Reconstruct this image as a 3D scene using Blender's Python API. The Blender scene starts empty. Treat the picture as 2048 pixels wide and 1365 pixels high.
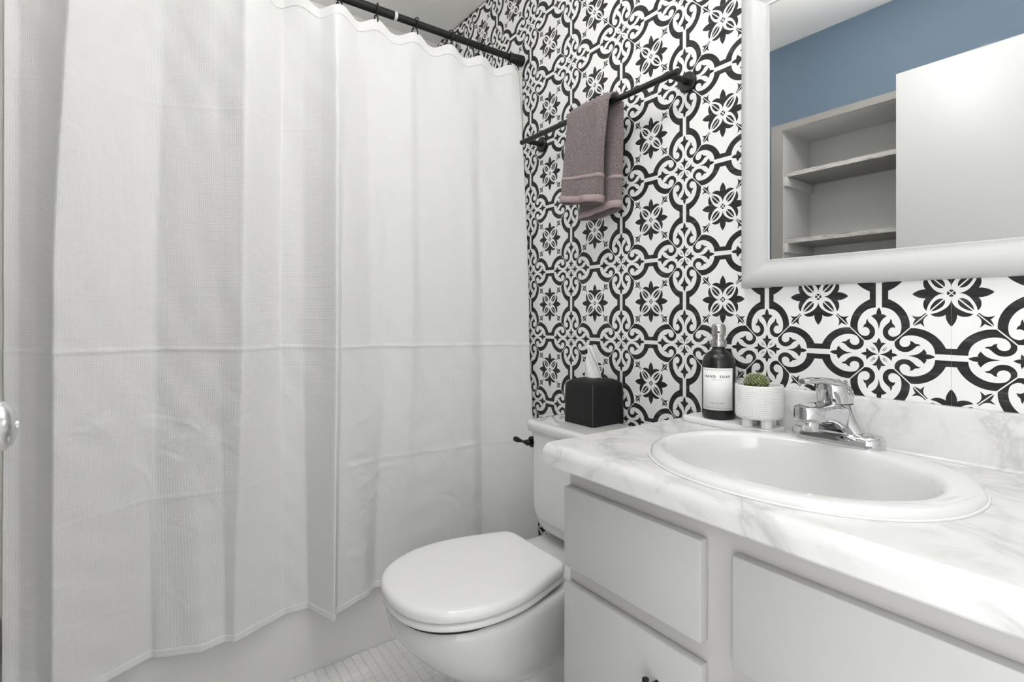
import bpy, bmesh, math, random
import numpy as np
from mathutils import Vector, Matrix
from mathutils.geometry import delaunay_2d_cdt

random.seed(7); rng = np.random.default_rng(7)
scene = bpy.context.scene
COL = scene.collection
PI = math.pi

# ------------------------------------------------------------------ camera
CAM = (0.0, -1.1361, 1.06)
cd = bpy.data.cameras.new('camera'); cam = bpy.data.objects.new('camera', cd); COL.objects.link(cam)
cam.location = CAM
cam.rotation_euler = (math.radians(90), 0, math.radians(90 - 37.178))
cd.sensor_fit = 'HORIZONTAL'; cd.sensor_width = 36.0
cd.lens = 1053.325 / 2048 * 36.0
cd.shift_x = -57.17 / 2048; cd.shift_y = -50.5 / 2048
cd.clip_start = 0.01
scene.camera = cam

# ------------------------------------------------------------------ world, view
w = bpy.data.worlds.new('world'); scene.world = w; w.use_nodes = True
bg = w.node_tree.nodes['Background']; bg.inputs[0].default_value = (0.98, 0.99, 1.0, 1); bg.inputs[1].default_value = 4.0
vs = scene.view_settings
vs.view_transform = 'Standard'; vs.look = 'None'; vs.exposure = 0.21; vs.gamma = 1.0; vs.use_curve_mapping = False

scene.cycles.use_light_tree = False; scene.cycles.max_bounces = 8; scene.cycles.diffuse_bounces = 5; scene.cycles.glossy_bounces = 4; scene.cycles.transmission_bounces = 2

VANITY_LAMP = 7.5
CEILING_LAMP = 16.0
ALCOVE_FILL = 32.0
# added fill spot beside the doorway, brightens the ceiling for bounce
fd = bpy.data.lights.new('bounce_fill', 'SPOT'); fl = bpy.data.objects.new('bounce_fill', fd); COL.objects.link(fl)
fl.location = (0.18, -1.16, 1.60); fl.rotation_euler = (Vector((-0.30, -0.80, 2.366)) - Vector(fl.location)).to_track_quat('-Z', 'Y').to_euler()
fd.energy = 110; fd.spot_size = math.radians(80); fd.spot_blend = 1.0; fd.shadow_soft_size = 0.06; fd.color = (1, 0.99, 0.97)

# ------------------------------------------------------------------ helpers
def props(o, label=None, cat=None, group=None, kind=None):
    if label: o['label'] = label
    if cat: o['category'] = cat
    if group: o['group'] = group
    if kind: o['kind'] = kind
    return o

def attach(o, parent):
    if parent is not None:
        o.parent = parent
        o.matrix_parent_inverse = Matrix.Translation(-ABS[parent.name])
    return o

ABS = {}
def mk(name, verts, faces, mat, parent=None, smooth=True, mats=None, midx=None, sharp=None):
    me = bpy.data.meshes.new(name)
    me.from_pydata([tuple(map(float, v)) for v in verts], [], [tuple(map(int, f)) for f in faces])
    bm = bmesh.new(); bm.from_mesh(me); bmesh.ops.recalc_face_normals(bm, faces=bm.faces); bm.to_mesh(me); bm.free()
    return link(name, me, mat, parent, smooth, sharp)

def link(name, me, mat, parent=None, smooth=True, sharp=None):
    if mat: me.materials.append(mat)
    me.polygons.foreach_set('use_smooth', [smooth] * len(me.polygons))
    if smooth and sharp: me.set_sharp_from_angle(angle=math.radians(sharp))
    o = bpy.data.objects.new(name, me); COL.objects.link(o)
    ABS[o.name] = Vector((0, 0, 0))
    return attach(o, parent)

def bmlink(name, bm, mat, parent=None, smooth=True, sharp=35):
    me = bpy.data.meshes.new(name); bmesh.ops.recalc_face_normals(bm, faces=bm.faces); bm.to_mesh(me); bm.free()
    return link(name, me, mat, parent, smooth, sharp)

def empty(name, loc, label, cat, group=None):
    o = bpy.data.objects.new(name, None); COL.objects.link(o); o.location = loc; o.empty_display_size = 0.05
    ABS[o.name] = Vector(loc)
    return props(o, label, cat, group)

def boxbm(x0, x1, y0, y1, z0, z1, bevel=0.0, seg=2, bm=None, edges=None):
    b = bmesh.new()
    vs_ = [b.verts.new((x, y, z)) for x in (x0, x1) for y in (y0, y1) for z in (z0, z1)]
    for f in ((0, 1, 3, 2), (4, 6, 7, 5), (0, 4, 5, 1), (2, 3, 7, 6), (0, 2, 6, 4), (1, 5, 7, 3)):
        b.faces.new([vs_[i] for i in f])
    bmesh.ops.recalc_face_normals(b, faces=b.faces)
    if bevel:
        es = b.edges[:] if edges is None else [e for e in b.edges if edges(e)]
        bmesh.ops.bevel(b, geom=es, offset=bevel, segments=seg, profile=0.5, affect='EDGES')
    if bm is None: return b
    me = bpy.data.meshes.new('tmp'); b.to_mesh(me); b.free(); bm.from_mesh(me); bpy.data.meshes.remove(me)
    return bm

def box(name, x0, x1, y0, y1, z0, z1, mat, parent=None, bevel=0.0, seg=2):
    return bmlink(name, boxbm(x0, x1, y0, y1, z0, z1, bevel, seg), mat, parent, smooth=bevel > 0, sharp=50)

def tube(path, r, n=12, caps=True):
    P = [Vector(p) for p in path]; m = len(P)
    R = r if hasattr(r, '__len__') else [r] * m
    V, F = [], []
    t0 = (P[1] - P[0]).normalized()
    up = Vector((0, 0, 1)) if abs(t0.z) < 0.9 else Vector((1, 0, 0))
    nrm = t0.cross(up).normalized(); 
    for i in range(m):
        t = ((P[min(i + 1, m - 1)] - P[max(i - 1, 0)])).normalized()
        nrm = (nrm - t * nrm.dot(t)).normalized(); b = t.cross(nrm)
        for k in range(n):
            a = 2 * PI * k / n
            V.append(P[i] + (nrm * math.cos(a) + b * math.sin(a)) * R[i])
    for i in range(m - 1):
        for k in range(n):
            a, b_ = i * n + k, i * n + (k + 1) % n
            F.append((a, b_, b_ + n, a + n))
    if caps:
        F.append(tuple(range(n))[::-1]); F.append(tuple((m - 1) * n + k for k in range(n)))
    return V, F

def merge(*parts):
    V, F = [], []
    for v, f in parts:
        o = len(V); V += list(v); F += [tuple(i + o for i in q) for q in f]
    return V, F

def lathe(prof, n=40, c=(0, 0, 0), caps=True):
    V, F = [], []; m = len(prof)
    for r, z in prof:
        for k in range(n):
            a = 2 * PI * k / n; V.append((c[0] + r * math.cos(a), c[1] + r * math.sin(a), c[2] + z))
    for i in range(m - 1):
        for k in range(n):
            a, b = i * n + k, i * n + (k + 1) % n
            F.append((a, b, b + n, a + n))
    if caps:
        F.append(tuple(range(n))[::-1]); F.append(tuple((m - 1) * n + k for k in range(n)))
    return V, F

def loft(rings, cap0=True, cap1=True):
    V, F = [], []; n = len(rings[0])
    for r in rings: V += [tuple(p) for p in r]
    for i in range(len(rings) - 1):
        for k in range(n):
            a, b = i * n + k, i * n + (k + 1) % n
            F.append((a, b, b + n, a + n))
    if cap0: F.append(tuple(range(n))[::-1])
    if cap1: F.append(tuple((len(rings) - 1) * n + k for k in range(n)))
    return V, F

def catmull(pts, sub=4, closed=False):
    P = [np.array(p, float) for p in pts]; n = len(P); out = []
    rngi = range(n) if closed else range(n - 1)
    for i in rngi:
        p1, p2 = P[i], P[(i + 1) % n]
        p0 = P[i - 1] if (closed or i > 0) else 2 * p1 - p2
        p3 = P[(i + 2) % n] if (closed or i + 2 < n) else 2 * p2 - p1
        for s in range(sub):
            t = s / sub
            out.append(0.5 * (2 * p1 + (p2 - p0) * t + (2 * p0 - 5 * p1 + 4 * p2 - p3) * t * t + (3 * p1 - p0 - 3 * p2 + p3) * t ** 3))
    if not closed: out.append(P[-1])
    return out

def superell(cx, cy, a, b, z, n=64, p=2.0, rot=0.0):
    out = []
    for k in range(n):
        t = 2 * PI * k / n
        c, s = math.cos(t), math.sin(t)
        x = a * math.copysign(abs(c) ** (2 / p), c); y = b * math.copysign(abs(s) ** (2 / p), s)
        out.append((cx + x * math.cos(rot) - y * math.sin(rot), cy + x * math.sin(rot) + y * math.cos(rot), z))
    return out

# ------------------------------------------------------------------ materials
def mat(name, col, rough=0.5, metal=0.0, spec=0.5, coat=0.0):
    m = bpy.data.materials.new(name); m.use_nodes = True
    b = m.node_tree.nodes['Principled BSDF']
    b.inputs['Base Color'].default_value = (*col, 1); b.inputs['Roughness'].default_value = rough
    b.inputs['Metallic'].default_value = metal; b.inputs['Specular IOR Level'].default_value = spec
    b.inputs['Coat Weight'].default_value = coat
    return m, m.node_tree.nodes, m.node_tree.links, b

def ramp(N, L, fac, stops):
    r = N.new('ShaderNodeValToRGB')
    els = r.color_ramp.elements
    while len(els) < len(stops): els.new(0.5)
    for e, (p, c) in zip(els, stops): e.position = p; e.color = (*c, 1) if len(c) == 3 else c
    L.new(fac, r.inputs[0]); return r.outputs[0]

def noise(N, L, vec, scale, detail=4, rough=0.5, dist=0.0):
    n = N.new('ShaderNodeTexNoise'); n.inputs['Scale'].default_value = scale; n.inputs['Detail'].default_value = detail
    n.inputs['Roughness'].default_value = rough; n.inputs['Distortion'].default_value = dist
    if vec is not None: L.new(vec, n.inputs['Vector'])
    return n.outputs[0]

def mapped(N, L, scale=(1, 1, 1), rot=(0, 0, 0), kind='Object'):
    tc = N.new('ShaderNodeTexCoord'); mp = N.new('ShaderNodeMapping')
    mp.inputs['Scale'].default_value = scale; mp.inputs['Rotation'].default_value = rot
    L.new(tc.outputs[kind], mp.inputs[0]); return mp.outputs[0]

def bump(N, L, b, h, strength=0.3, dist=0.002):
    n = N.new('ShaderNodeBump'); n.inputs['Strength'].default_value = strength; n.inputs['Distance'].default_value = dist
    L.new(h, n.inputs['Height']); L.new(n.outputs[0], b.inputs['Normal']); return n

def plain(name, col, rough=0.5, metal=0.0, nscale=0, nstr=0.1, ndist=0.001, coat=0.0, spec=0.5, var=0.0, vscale=6):
    m, N, L, b = mat(name, col, rough, metal, spec, coat)
    if nscale:
        bump(N, L, b, noise(N, L, mapped(N, L), nscale, 4), nstr, ndist)
    if var:
        f = noise(N, L, mapped(N, L), vscale, 5)
        c = ramp(N, L, f, [(0.3, tuple(x * (1 - var) for x in col)), (0.7, tuple(min(1, x * (1 + var)) for x in col))])
        L.new(c, b.inputs['Base Color'])
    return m

M = {}
M['ceiling'] = plain('ceiling_paint', (0.86, 0.86, 0.85), 0.9)
M['paint'] = plain('white_wall_paint', (0.78, 0.775, 0.765), 0.7)
M['blue'] = plain('blue_wall_paint', (0.115, 0.165, 0.222), 0.7)
M['grey'] = plain('grey_niche_paint', (0.66, 0.655, 0.64), 0.6)
M['nichetrim'] = plain('taupe_trim_paint', (0.30, 0.285, 0.27), 0.55)
M['paper'] = plain('wallpaper_white', (0.80, 0.80, 0.79), 0.42)
M['porcelain'] = plain('white_porcelain', (0.72, 0.72, 0.715), 0.07, coat=0.3)
M['tank'] = M['porcelain']
M['plastic'] = plain('toilet_seat_plastic', (0.88, 0.88, 0.875), 0.08)
M['tub'] = plain('tub_enamel', (0.88, 0.875, 0.855), 0.18)
M['surround'] = plain('tub_surround_acrylic', (0.62, 0.62, 0.58), 0.08)
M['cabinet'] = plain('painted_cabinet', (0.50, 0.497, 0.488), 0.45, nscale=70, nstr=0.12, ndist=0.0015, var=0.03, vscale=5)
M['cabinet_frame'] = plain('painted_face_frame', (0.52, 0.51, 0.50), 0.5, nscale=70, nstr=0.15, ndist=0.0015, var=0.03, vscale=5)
M['black'] = plain('matte_black_metal', (0.012, 0.012, 0.012), 0.38, 0.3)
M['bronze'] = plain('dark_bronze_metal', (0.015, 0.012, 0.012), 0.25, 0.6)
M['mirrorframe'] = plain('white_satin_frame', (0.55, 0.55, 0.55), 0.32)
M['door'] = plain('white_door_paint', (0.57, 0.57, 0.565), 0.4)
M['trim'] = plain('white_trim_paint', (0.8, 0.8, 0.79), 0.4)
M['chrome'] = plain('polished_chrome', (0.60, 0.60, 0.61), 0.05, 1.0, nscale=25, nstr=0.02)
M['nickel'] = plain('satin_nickel', (0.72, 0.72, 0.71), 0.26, 1.0)
M['steel'] = plain('brushed_steel', (0.42, 0.41, 0.395), 0.27, 1.0)
M['grout'] = plain('grout', (0.78, 0.775, 0.76), 0.9, nscale=200, nstr=0.2)
M['tile'] = plain('floor_mosaic_tile', (0.88, 0.875, 0.865), 0.22, nscale=40, nstr=0.05)
M['label'] = plain('paper_label', (0.84, 0.84, 0.83), 0.55)
M['ink'] = plain('label_ink', (0.02, 0.02, 0.02), 0.6)
M['greyink'] = plain('label_grey_ink', (0.25, 0.25, 0.25), 0.6)
M['tray'] = plain('white_tray', (0.82, 0.82, 0.81), 0.35)
M['soil'] = plain('potting_soil', (0.06, 0.045, 0.035), 0.95, nscale=400, nstr=0.8)
M['spine'] = plain('cactus_spine', (0.72, 0.68, 0.55), 0.6)
M['caulk'] = plain('caulk', (0.76, 0.76, 0.75), 0.6)
M['shelf'] = plain('shelf_grey', (0.30, 0.295, 0.285), 0.6)
M['ringwhite'] = plain('white_plastic_ring', (0.75, 0.75, 0.75), 0.4)
M['gapdark'] = plain('dark_gap', (0.03, 0.03, 0.03), 0.8)
M['hose'] = plain('braided_hose', (0.6, 0.6, 0.6), 0.35, 0.7)

# mirror glass with faint dust
m, N, L, b = mat('mirror_glass', (0.90, 0.91, 0.91), 0.0, 1.0)
f = noise(N, L, mapped(N, L, (14, 14, 14)), 1.0, 6, 0.6, 0.6)
L.new(ramp(N, L, f, [(0.5, (0.012, 0.012, 0.012)), (0.85, (0.06, 0.06, 0.06))]), b.inputs['Roughness'])
M['glass'] = m

# printed black of the wallpaper: brushed streaks
m, N, L, b = mat('wallpaper_black_print', (0.03, 0.03, 0.03), 0.55, spec=0.25)
f = noise(N, L, mapped(N, L, (9, 9, 75)), 1.0, 6, 0.65)
f2 = noise(N, L, mapped(N, L, (30, 30, 260)), 1.0, 3, 0.6)
mx = N.new('ShaderNodeMath'); mx.operation = 'MULTIPLY_ADD'; mx.inputs[1].default_value = 0.35; L.new(f2, mx.inputs[0]); L.new(f, mx.inputs[2])
L.new(ramp(N, L, mx.outputs[0], [(0.50, (0.012, 0.012, 0.0122)), (0.72, (0.026, 0.026, 0.0265)), (0.92, (0.085, 0.085, 0.085))]), b.inputs['Base Color'])
M['print'] = m

# waffle-weave curtain
m, N, L, b = mat('waffle_cloth', (0.82, 0.82, 0.815), 0.85, spec=0.25)
uv = N.new('ShaderNodeUVMap'); uv.uv_map = 'UVMap'
sep = N.new('ShaderNodeSeparateXYZ'); L.new(uv.outputs[0], sep.inputs[0])
def wav(out, per):
    a = N.new('ShaderNodeMath'); a.operation = 'MULTIPLY'; a.inputs[1].default_value = 2 * PI / per; L.new(out, a.inputs[0])
    s = N.new('ShaderNodeMath'); s.operation = 'SINE'; L.new(a.outputs[0], s.inputs[0]); return s.outputs[0]
mxn = N.new('ShaderNodeMath'); mxn.operation = 'MAXIMUM'; L.new(wav(sep.outputs[0], 0.0046), mxn.inputs[0]); L.new(wav(sep.outputs[1], 0.0046), mxn.inputs[1])
bn = bump(N, L, b, mxn.outputs[0], 0.45, 0.0006)
n2 = noise(N, L, mapped(N, L, (1, 9, 3)), 3.0, 6, 0.6, 0.8)
bn2 = N.new('ShaderNodeBump'); bn2.inputs['Strength'].default_value = 0.25; bn2.inputs['Distance'].default_value = 0.006
L.new(n2, bn2.inputs['Height']); L.new(bn2.outputs[0], bn.inputs['Normal'])
M['curtain'] = m
m, N, L, b = mat('smooth_hem_cloth', (0.83, 0.83, 0.825), 0.8, spec=0.25)
bump(N, L, b, noise(N, L, mapped(N, L, (1, 60, 30)), 2.0, 4), 0.2, 0.002)
M['hem'] = m

# cultured-marble laminate
m, N, L, b = mat('marble_laminate', (0.8, 0.8, 0.79), 0.16)
v = mapped(N, L, (1.0, 1.7, 1.6), (0, 0, 0.5))
big = noise(N, L, v, 5.5, 8, 0.62, 1.4)
c1 = ramp(N, L, big, [(0.30, (0.48, 0.48, 0.47)), (0.42, (0.63, 0.63, 0.62)), (0.52, (0.70, 0.70, 0.695)), (0.75, (0.73, 0.73, 0.725))])
v2 = mapped(N, L, (1.0, 1.3, 1.0), (0.3, 0.2, 0.9))
vn = noise(N, L, v2, 2.6, 7, 0.6, 1.0)
sb = N.new('ShaderNodeMath'); sb.operation = 'SUBTRACT'; sb.inputs[1].default_value = 0.5; L.new(vn, sb.inputs[0])
ab = N.new('ShaderNodeMath'); ab.operation = 'ABSOLUTE'; L.new(sb.outputs[0], ab.inputs[0])
vein = ramp(N, L, ab.outputs[0], [(0.0, (0.58, 0.57, 0.55)), (0.012, (0.86, 0.86, 0.855)), (0.05, (1, 1, 1))])
mm = N.new('ShaderNodeMix'); mm.data_type = 'RGBA'; mm.blend_type = 'MULTIPLY'; mm.inputs[0].default_value = 0.45
L.new(c1, mm.inputs[6]); L.new(vein, mm.inputs[7]); L.new(mm.outputs[2], b.inputs['Base Color'])
M['marble'] = m

# black leather-look
m, N, L, b = mat('black_leatherette', (0.010, 0.010, 0.010), 0.5, spec=0.3)
vo = N.new('ShaderNodeTexVoronoi'); vo.inputs['Scale'].default_value = 650; L.new(mapped(N, L), vo.inputs['Vector'])
bump(N, L, b, vo.outputs['Distance'], 0.5, 0.0008)
M['leather'] = m
M['stitch'] = plain('pale_stitch', (0.10, 0.10, 0.10), 0.8)

# glossy-satin black bottle
M['bottle'] = plain('black_satin_glass', (0.006, 0.006, 0.006), 0.24)

# tissue paper
M['tissue'] = plain('tissue_paper', (0.80, 0.80, 0.79), 0.9, nscale=60, nstr=0.6, ndist=0.003)

# terry towel
m, N, L, b = mat('mauve_terry', (0.235, 0.18, 0.18), 0.95, spec=0.1)
f = noise(N, L, mapped(N, L), 300, 3, 0.75)
L.new(ramp(N, L, f, [(0.3, (0.10, 0.075, 0.077)), (0.50, (0.20, 0.158, 0.158)), (0.70, (0.36, 0.30, 0.295))]), b.inputs['Base Color'])
bump(N, L, b, f, 1.0, 0.004)
b.inputs['Sheen Weight'].default_value = 0.3
M['terry'] = m
m, N, L, b = mat('mauve_hem', (0.36, 0.285, 0.28), 0.9, spec=0.1)
bump(N, L, b, noise(N, L, mapped(N, L, (60, 60, 300)), 3, 3), 0.3, 0.001)
M['towelhem'] = m

# textured pot: basket of ribs
m, N, L, b = mat('ribbed_ceramic', (0.80, 0.80, 0.785), 0.45)
uvn = N.new('ShaderNodeUVMap'); uvn.uv_map = 'UVMap'
ck = N.new('ShaderNodeTexChecker'); ck.inputs['Scale'].default_value = 1.0
mp = N.new('ShaderNodeMapping'); mp.inputs['Scale'].default_value = (40, 40, 40); L.new(uvn.outputs[0], mp.inputs[0]); L.new(mp.outputs[0], ck.inputs['Vector'])
ck.inputs['Color1'].default_value = (0, 0, 0, 1); ck.inputs['Color2'].default_value = (1, 1, 1, 1)
sp = N.new('ShaderNodeSeparateXYZ'); L.new(uvn.outputs[0], sp.inputs[0])
mxr = N.new('ShaderNodeMix'); mxr.data_type = 'FLOAT'; L.new(ck.outputs['Color'], mxr.inputs[0])
L.new(wav(sp.outputs[0], 0.0042), mxr.inputs[2]); L.new(wav(sp.outputs[1], 0.0042), mxr.inputs[3])
bump(N, L, b, mxr.outputs[0], 0.5, 0.0006)
M['pot'] = m
M['potplain'] = plain('white_ceramic', (0.80, 0.80, 0.785), 0.4)

# cactus
m, N, L, b = mat('cactus_skin', (0.08, 0.13, 0.03), 0.6)
f = noise(N, L, mapped(N, L), 60, 3)
L.new(ramp(N, L, f, [(0.35, (0.035, 0.07, 0.012)), (0.65, (0.15, 0.19, 0.035))]), b.inputs['Base Color'])
M['cactus'] = m

# plywood edge
m, N, L, b = mat('plywood_edge', (0.5, 0.48, 0.44), 0.6)
f = noise(N, L, mapped(N, L, (9, 9, 130)), 1.0, 5, 0.6, 1.2)
L.new(ramp(N, L, f, [(0.4, (0.30, 0.29, 0.27)), (0.5, (0.62, 0.60, 0.56)), (0.62, (0.42, 0.41, 0.39))]), b.inputs['Base Color'])
M['ply'] = m

def emit(name, col, s):
    m = bpy.data.materials.new(name); m.use_nodes = True; N = m.node_tree.nodes; L = m.node_tree.links
    b = N['Principled BSDF']; b.inputs['Base Color'].default_value = (0.9, 0.9, 0.9, 1)
    b.inputs['Emission Color'].default_value = (*col, 1); b.inputs['Emission Strength'].default_value = s
    return m
M['bulb'] = emit('frosted_bulb_glow', (1.0, 0.97, 0.93), VANITY_LAMP)
M['alcove'] = emit('alcove_fill_glow', (1.0, 0.98, 0.95), ALCOVE_FILL)
M['dome'] = emit('ceiling_dome_glow', (1.0, 0.98, 0.95), CEILING_LAMP)

# ================================================================== SETTING
XL, XR, YF, ZC = -2.315, 0.66, -1.385, 2.366     # left wall, right wall, opposite wall, ceiling
XT = -1.665                                       # tub apron / alcove line
S = 'structure'
props(box('ceiling', XL - .1, XR + .1, YF - .4, 0.1, ZC, ZC + .1, M['ceiling']), 'plain pale ceiling over the bathroom', 'ceiling', kind=S)
floor = props(box('floor', XL - .1, XR + .1, YF - .4, 0.1, -.1, -.0025, M['grout']), 'white mosaic tile floor with pale grout', 'floor', kind=S)
wall_back = props(box('wall_back', XL - .1, XR + .1, 0.0015, 0.1, -.1, ZC + .1, M['paint']), 'wall papered in black and white scrollwork tile print', 'wall', kind=S)
props(box('wall_left', XL - .1, XL, YF - .4, 0.0015, -.0025, ZC, M['paint']), 'plain pale wall behind the bathtub', 'wall', kind=S)
props(box('wall_right', XR, XR + .1, YF - .4, 0.0015, -.0025, ZC, M['paint']), 'plain pale wall at the far end of the vanity', 'wall', kind=S)

# opposite wall (seen in the mirror): doorway and shelf niche cut out
NX0, NX1, NZ0, NZ1, NYB = -1.325, -0.52, 0.30, 1.955, -1.66
DX0, DX1, DZ = -0.09, 0.64, 2.03
bmw = bmesh.new()
for a in ((-1.42, NX0 - .03, 0, ZC), (NX0 - .03, NX1 + .03, 0, NZ0 - .03), (NX0 - .03, NX1 + .03, NZ1 + .03, ZC), (NX1 + .03, DX0, 0, ZC), (DX0, DX1, DZ, ZC), (DX1, XR, 0, ZC)):
    boxbm(a[0], a[1], YF - .05, YF, a[2] if a[2] else -.0025, a[3], bm=bmw)
wall_front = props(bmlink('wall_front', bmw, M['blue'], smooth=False), 'blue painted wall reflected in the mirror', 'wall', kind=S)
props(box('wall_alcove', XL, -1.42, YF - .05, YF, -.0025, ZC, M['paint']), 'pale end wall of the bathtub alcove at the curtain edge', 'wall', kind=S)
# niche lining
bmn = bmesh.new()
boxbm(NX0 - .03, NX0, NYB, YF, NZ0, NZ1, bm=bmn); boxbm(NX1, NX1 + .03, NYB, YF, NZ0, NZ1, bm=bmn)
boxbm(NX0 - .03, NX1 + .03, NYB - .02, NYB, NZ0 - .03, NZ1 + .03, bm=bmn)
boxbm(NX0 - .03, NX1 + .03, NYB, YF, NZ1, NZ1 + .03, bm=bmn); boxbm(NX0 - .03, NX1 + .03, NYB, YF, NZ0 - .03, NZ0, bm=bmn)
o = bmlink('niche_lining', bmn, M['grey'], wall_front, smooth=False)
bmn = bmesh.new()
boxbm(NX0 - .055, NX0, YF, YF + .006, NZ0 - .02, NZ1 + .032, bm=bmn); boxbm(NX0, NX1, YF, YF + .006, NZ1, NZ1 + .032, bm=bmn)
boxbm(NX1, NX1 + .05, YF, YF + .006, NZ0 - .02, NZ1 + .032, bm=bmn)
o = bmlink('niche_trim', bmn, M['nichetrim'], wall_front, smooth=False)
# door casing
bmn = bmesh.new()
boxbm(DX0 - .001, DX0 + .012, YF - .06, YF + .004, 0, DZ, bm=bmn); boxbm(DX1 - .012, DX1 + .001, YF - .06, YF + .004, 0, DZ, bm=bmn)
boxbm(DX0, DX1, YF - .06, YF + .004, DZ - .012, DZ + .001, bm=bmn)
props(bmlink('trim_1', bmn, M['trim'], smooth=False), 'white casing lining the doorway', 'door casing', kind=S)

# ---- wallpaper: the print is cut as a planar tessellation of one eighth of the repeat
T = 0.2286
XM = -0.87317            # a medallion column
ZM = CAM[2] - 0.3255 * T # a medallion row
def seg(*runs):
    out = []
    for r in runs:
        c = catmull(r, 3) if len(r) > 2 else [np.array(p, float) for p in r]
        out += [tuple(p) for p in (c if not out else c[1:])]
    return out
SC = seg([(.023, .5), (.07, .5)], [(.07, .5), (.07, .466)],
         [(.07, .466), (.1, .451), (.138, .425), (.172, .391), (.2, .348), (.217, .305), (.2245, .265), (.2245, .2305)],
         [(.2245, .2305), (.111, .117)],
         [(.111, .117), (.083, .117), (.059, .128), (.04, .149), (.030, .176), (.031, .208), (.04, .230), (.056, .250), (.073, .266), (.082, .279), (.087, .301)],
         [(.087, .301), (.097, .285), (.099, .267), (.106, .255), (.116, .245), (.122, .223)],
         [(.122, .223), (.111, .2285), (.097, .2275), (.083, .219), (.073, .204), (.070, .187), (.075, .169), (.089, .156), (.105, .152), (.122, .155), (.139, .164), (.155, .181), (.163, .205), (.166, .236), (.163, .266), (.155, .296), (.138, .329), (.116, .357), (.089, .378), (.056, .391), (.023, .396)])
SP = seg([(0, .396), (.008, .385), (.016, .364), (.0195, .345)], [(.0195, .345), (.019, .338)],
         [(.019, .338), (.031, .339), (.043, .333), (.060, .322)], [(.060, .322), (.046, .312), (.030, .297), (.016, .276), (.007, .25), (0, .208)], [(0, .208), (0, .396)])
DT = seg([(0, .140), (.008, .125), (.015, .109), (.016, .096)], [(.016, .096), (.022, .0995), (.035, .098), (.053, .093)],
         [(.053, .093), (.036, .081), (.020, .061), (.009, .038), (.003, .014), (0, .008)], [(0, .008), (0, .140)])
LS = seg([(.025, .0295), (.029, .041), (.040, .0515), (.052, .0605), (.064, .0685)], [(.064, .0685), (.025, .0295)])
FL = seg([(.454, .5), (.432, .496), (.412, .487), (.392, .472), (.373, .448), (.356, .420), (.345, .392), (.339, .365)],
         [(.339, .365), (.327, .378), (.318, .402), (.318, .431), (.325, .452), (.333, .464)],
         [(.333, .464), (.316, .464), (.293, .469), (.27, .479), (.253, .490), (.242, .5)], [(.242, .5), (.454, .5)])
LP = seg([(.451, .4578), (.430, .4595), (.411, .453), (.395, .441), (.383, .426), (.373, .410), (.366, .394), (.360, .3668)], [(.360, .3668), (.451, .4578)])
CT = seg([(.472, .5), (.4735, .490), (.479, .4845)], [(.479, .4845), (.494, .4995)], [(.494, .4995), (.494, .5)], [(.494, .5), (.472, .5)])
SG = seg([(.338, .3435), (.329, .346)], [(.329, .346), (.310, .328), (.290, .319), (.267, .318), (.236, .327)], [(.236, .327), (.253, .308), (.264, .297)],
         [(.264, .297), (.255, .282), (.244, .254)], [(.244, .254), (.2475, .253)], [(.2475, .253), (.338, .3435)])
polys = []
for P in (SC, SP, DT, LS, FL, LP, CT, SG):
    q = []
    for p in P:
        if not q or math.hypot(p[0] - q[-1][0], p[1] - q[-1][1]) > 1e-4: q.append(p)
    if math.hypot(q[0][0] - q[-1][0], q[0][1] - q[-1][1]) < 1e-4: q.pop()
    polys.append(q)
cv = [Vector((0, 0)), Vector((0, .5)), Vector((.5, .5))]; ce = [(0, 1), (1, 2), (2, 0)]
for q in polys:
    o_ = len(cv); n_ = len(q); cv += [Vector(p) for p in q]; ce += [(o_ + i, o_ + (i + 1) % n_) for i in range(n_)]
rv, re_, rf, _, _, _ = delaunay_2d_cdt(cv, ce, [], 0, 1e-5)
def inside(x, y, q):
    c = False; j = len(q) - 1
    for i in range(len(q)):
        if (q[i][1] > y) != (q[j][1] > y) and x < (q[j][0] - q[i][0]) * (y - q[i][1]) / (q[j][1] - q[i][1]) + q[i][0]: c = not c
        j = i
    return c
rv = np.array([(p[0], p[1]) for p in rv]); tri = []; ink = []
for f in rf:
    cx_, cy_ = rv[list(f)].mean(0)
    if cx_ < -1e-6 or cy_ > .5 + 1e-6 or cx_ > cy_ + 1e-6: continue
    a_, b_, c_ = rv[list(f)]
    if abs((b_[0] - a_[0]) * (c_[1] - a_[1]) - (b_[1] - a_[1]) * (c_[0] - a_[0])) < 1e-10: continue
    tri.append(f); ink.append(any(inside(cx_, cy_, q) for q in polys))
tri = np.array(tri); ink = np.array(ink, int); nv = len(rv)
V8, T8, I8 = [], [], []
for sx in (1, -1):
    for sy in (1, -1):
        for sw in (0, 1):
            p = rv[:, ::-1] if sw else rv
            p = p * np.array([sx, sy]); flip = (sx * sy < 0) ^ bool(sw)
            V8.append(p); T8.append((tri[:, ::-1] if flip else tri) + nv * len(T8)); I8.append(ink)
V8 = np.concatenate(V8); T8 = np.concatenate(T8); I8 = np.concatenate(I8)
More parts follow.
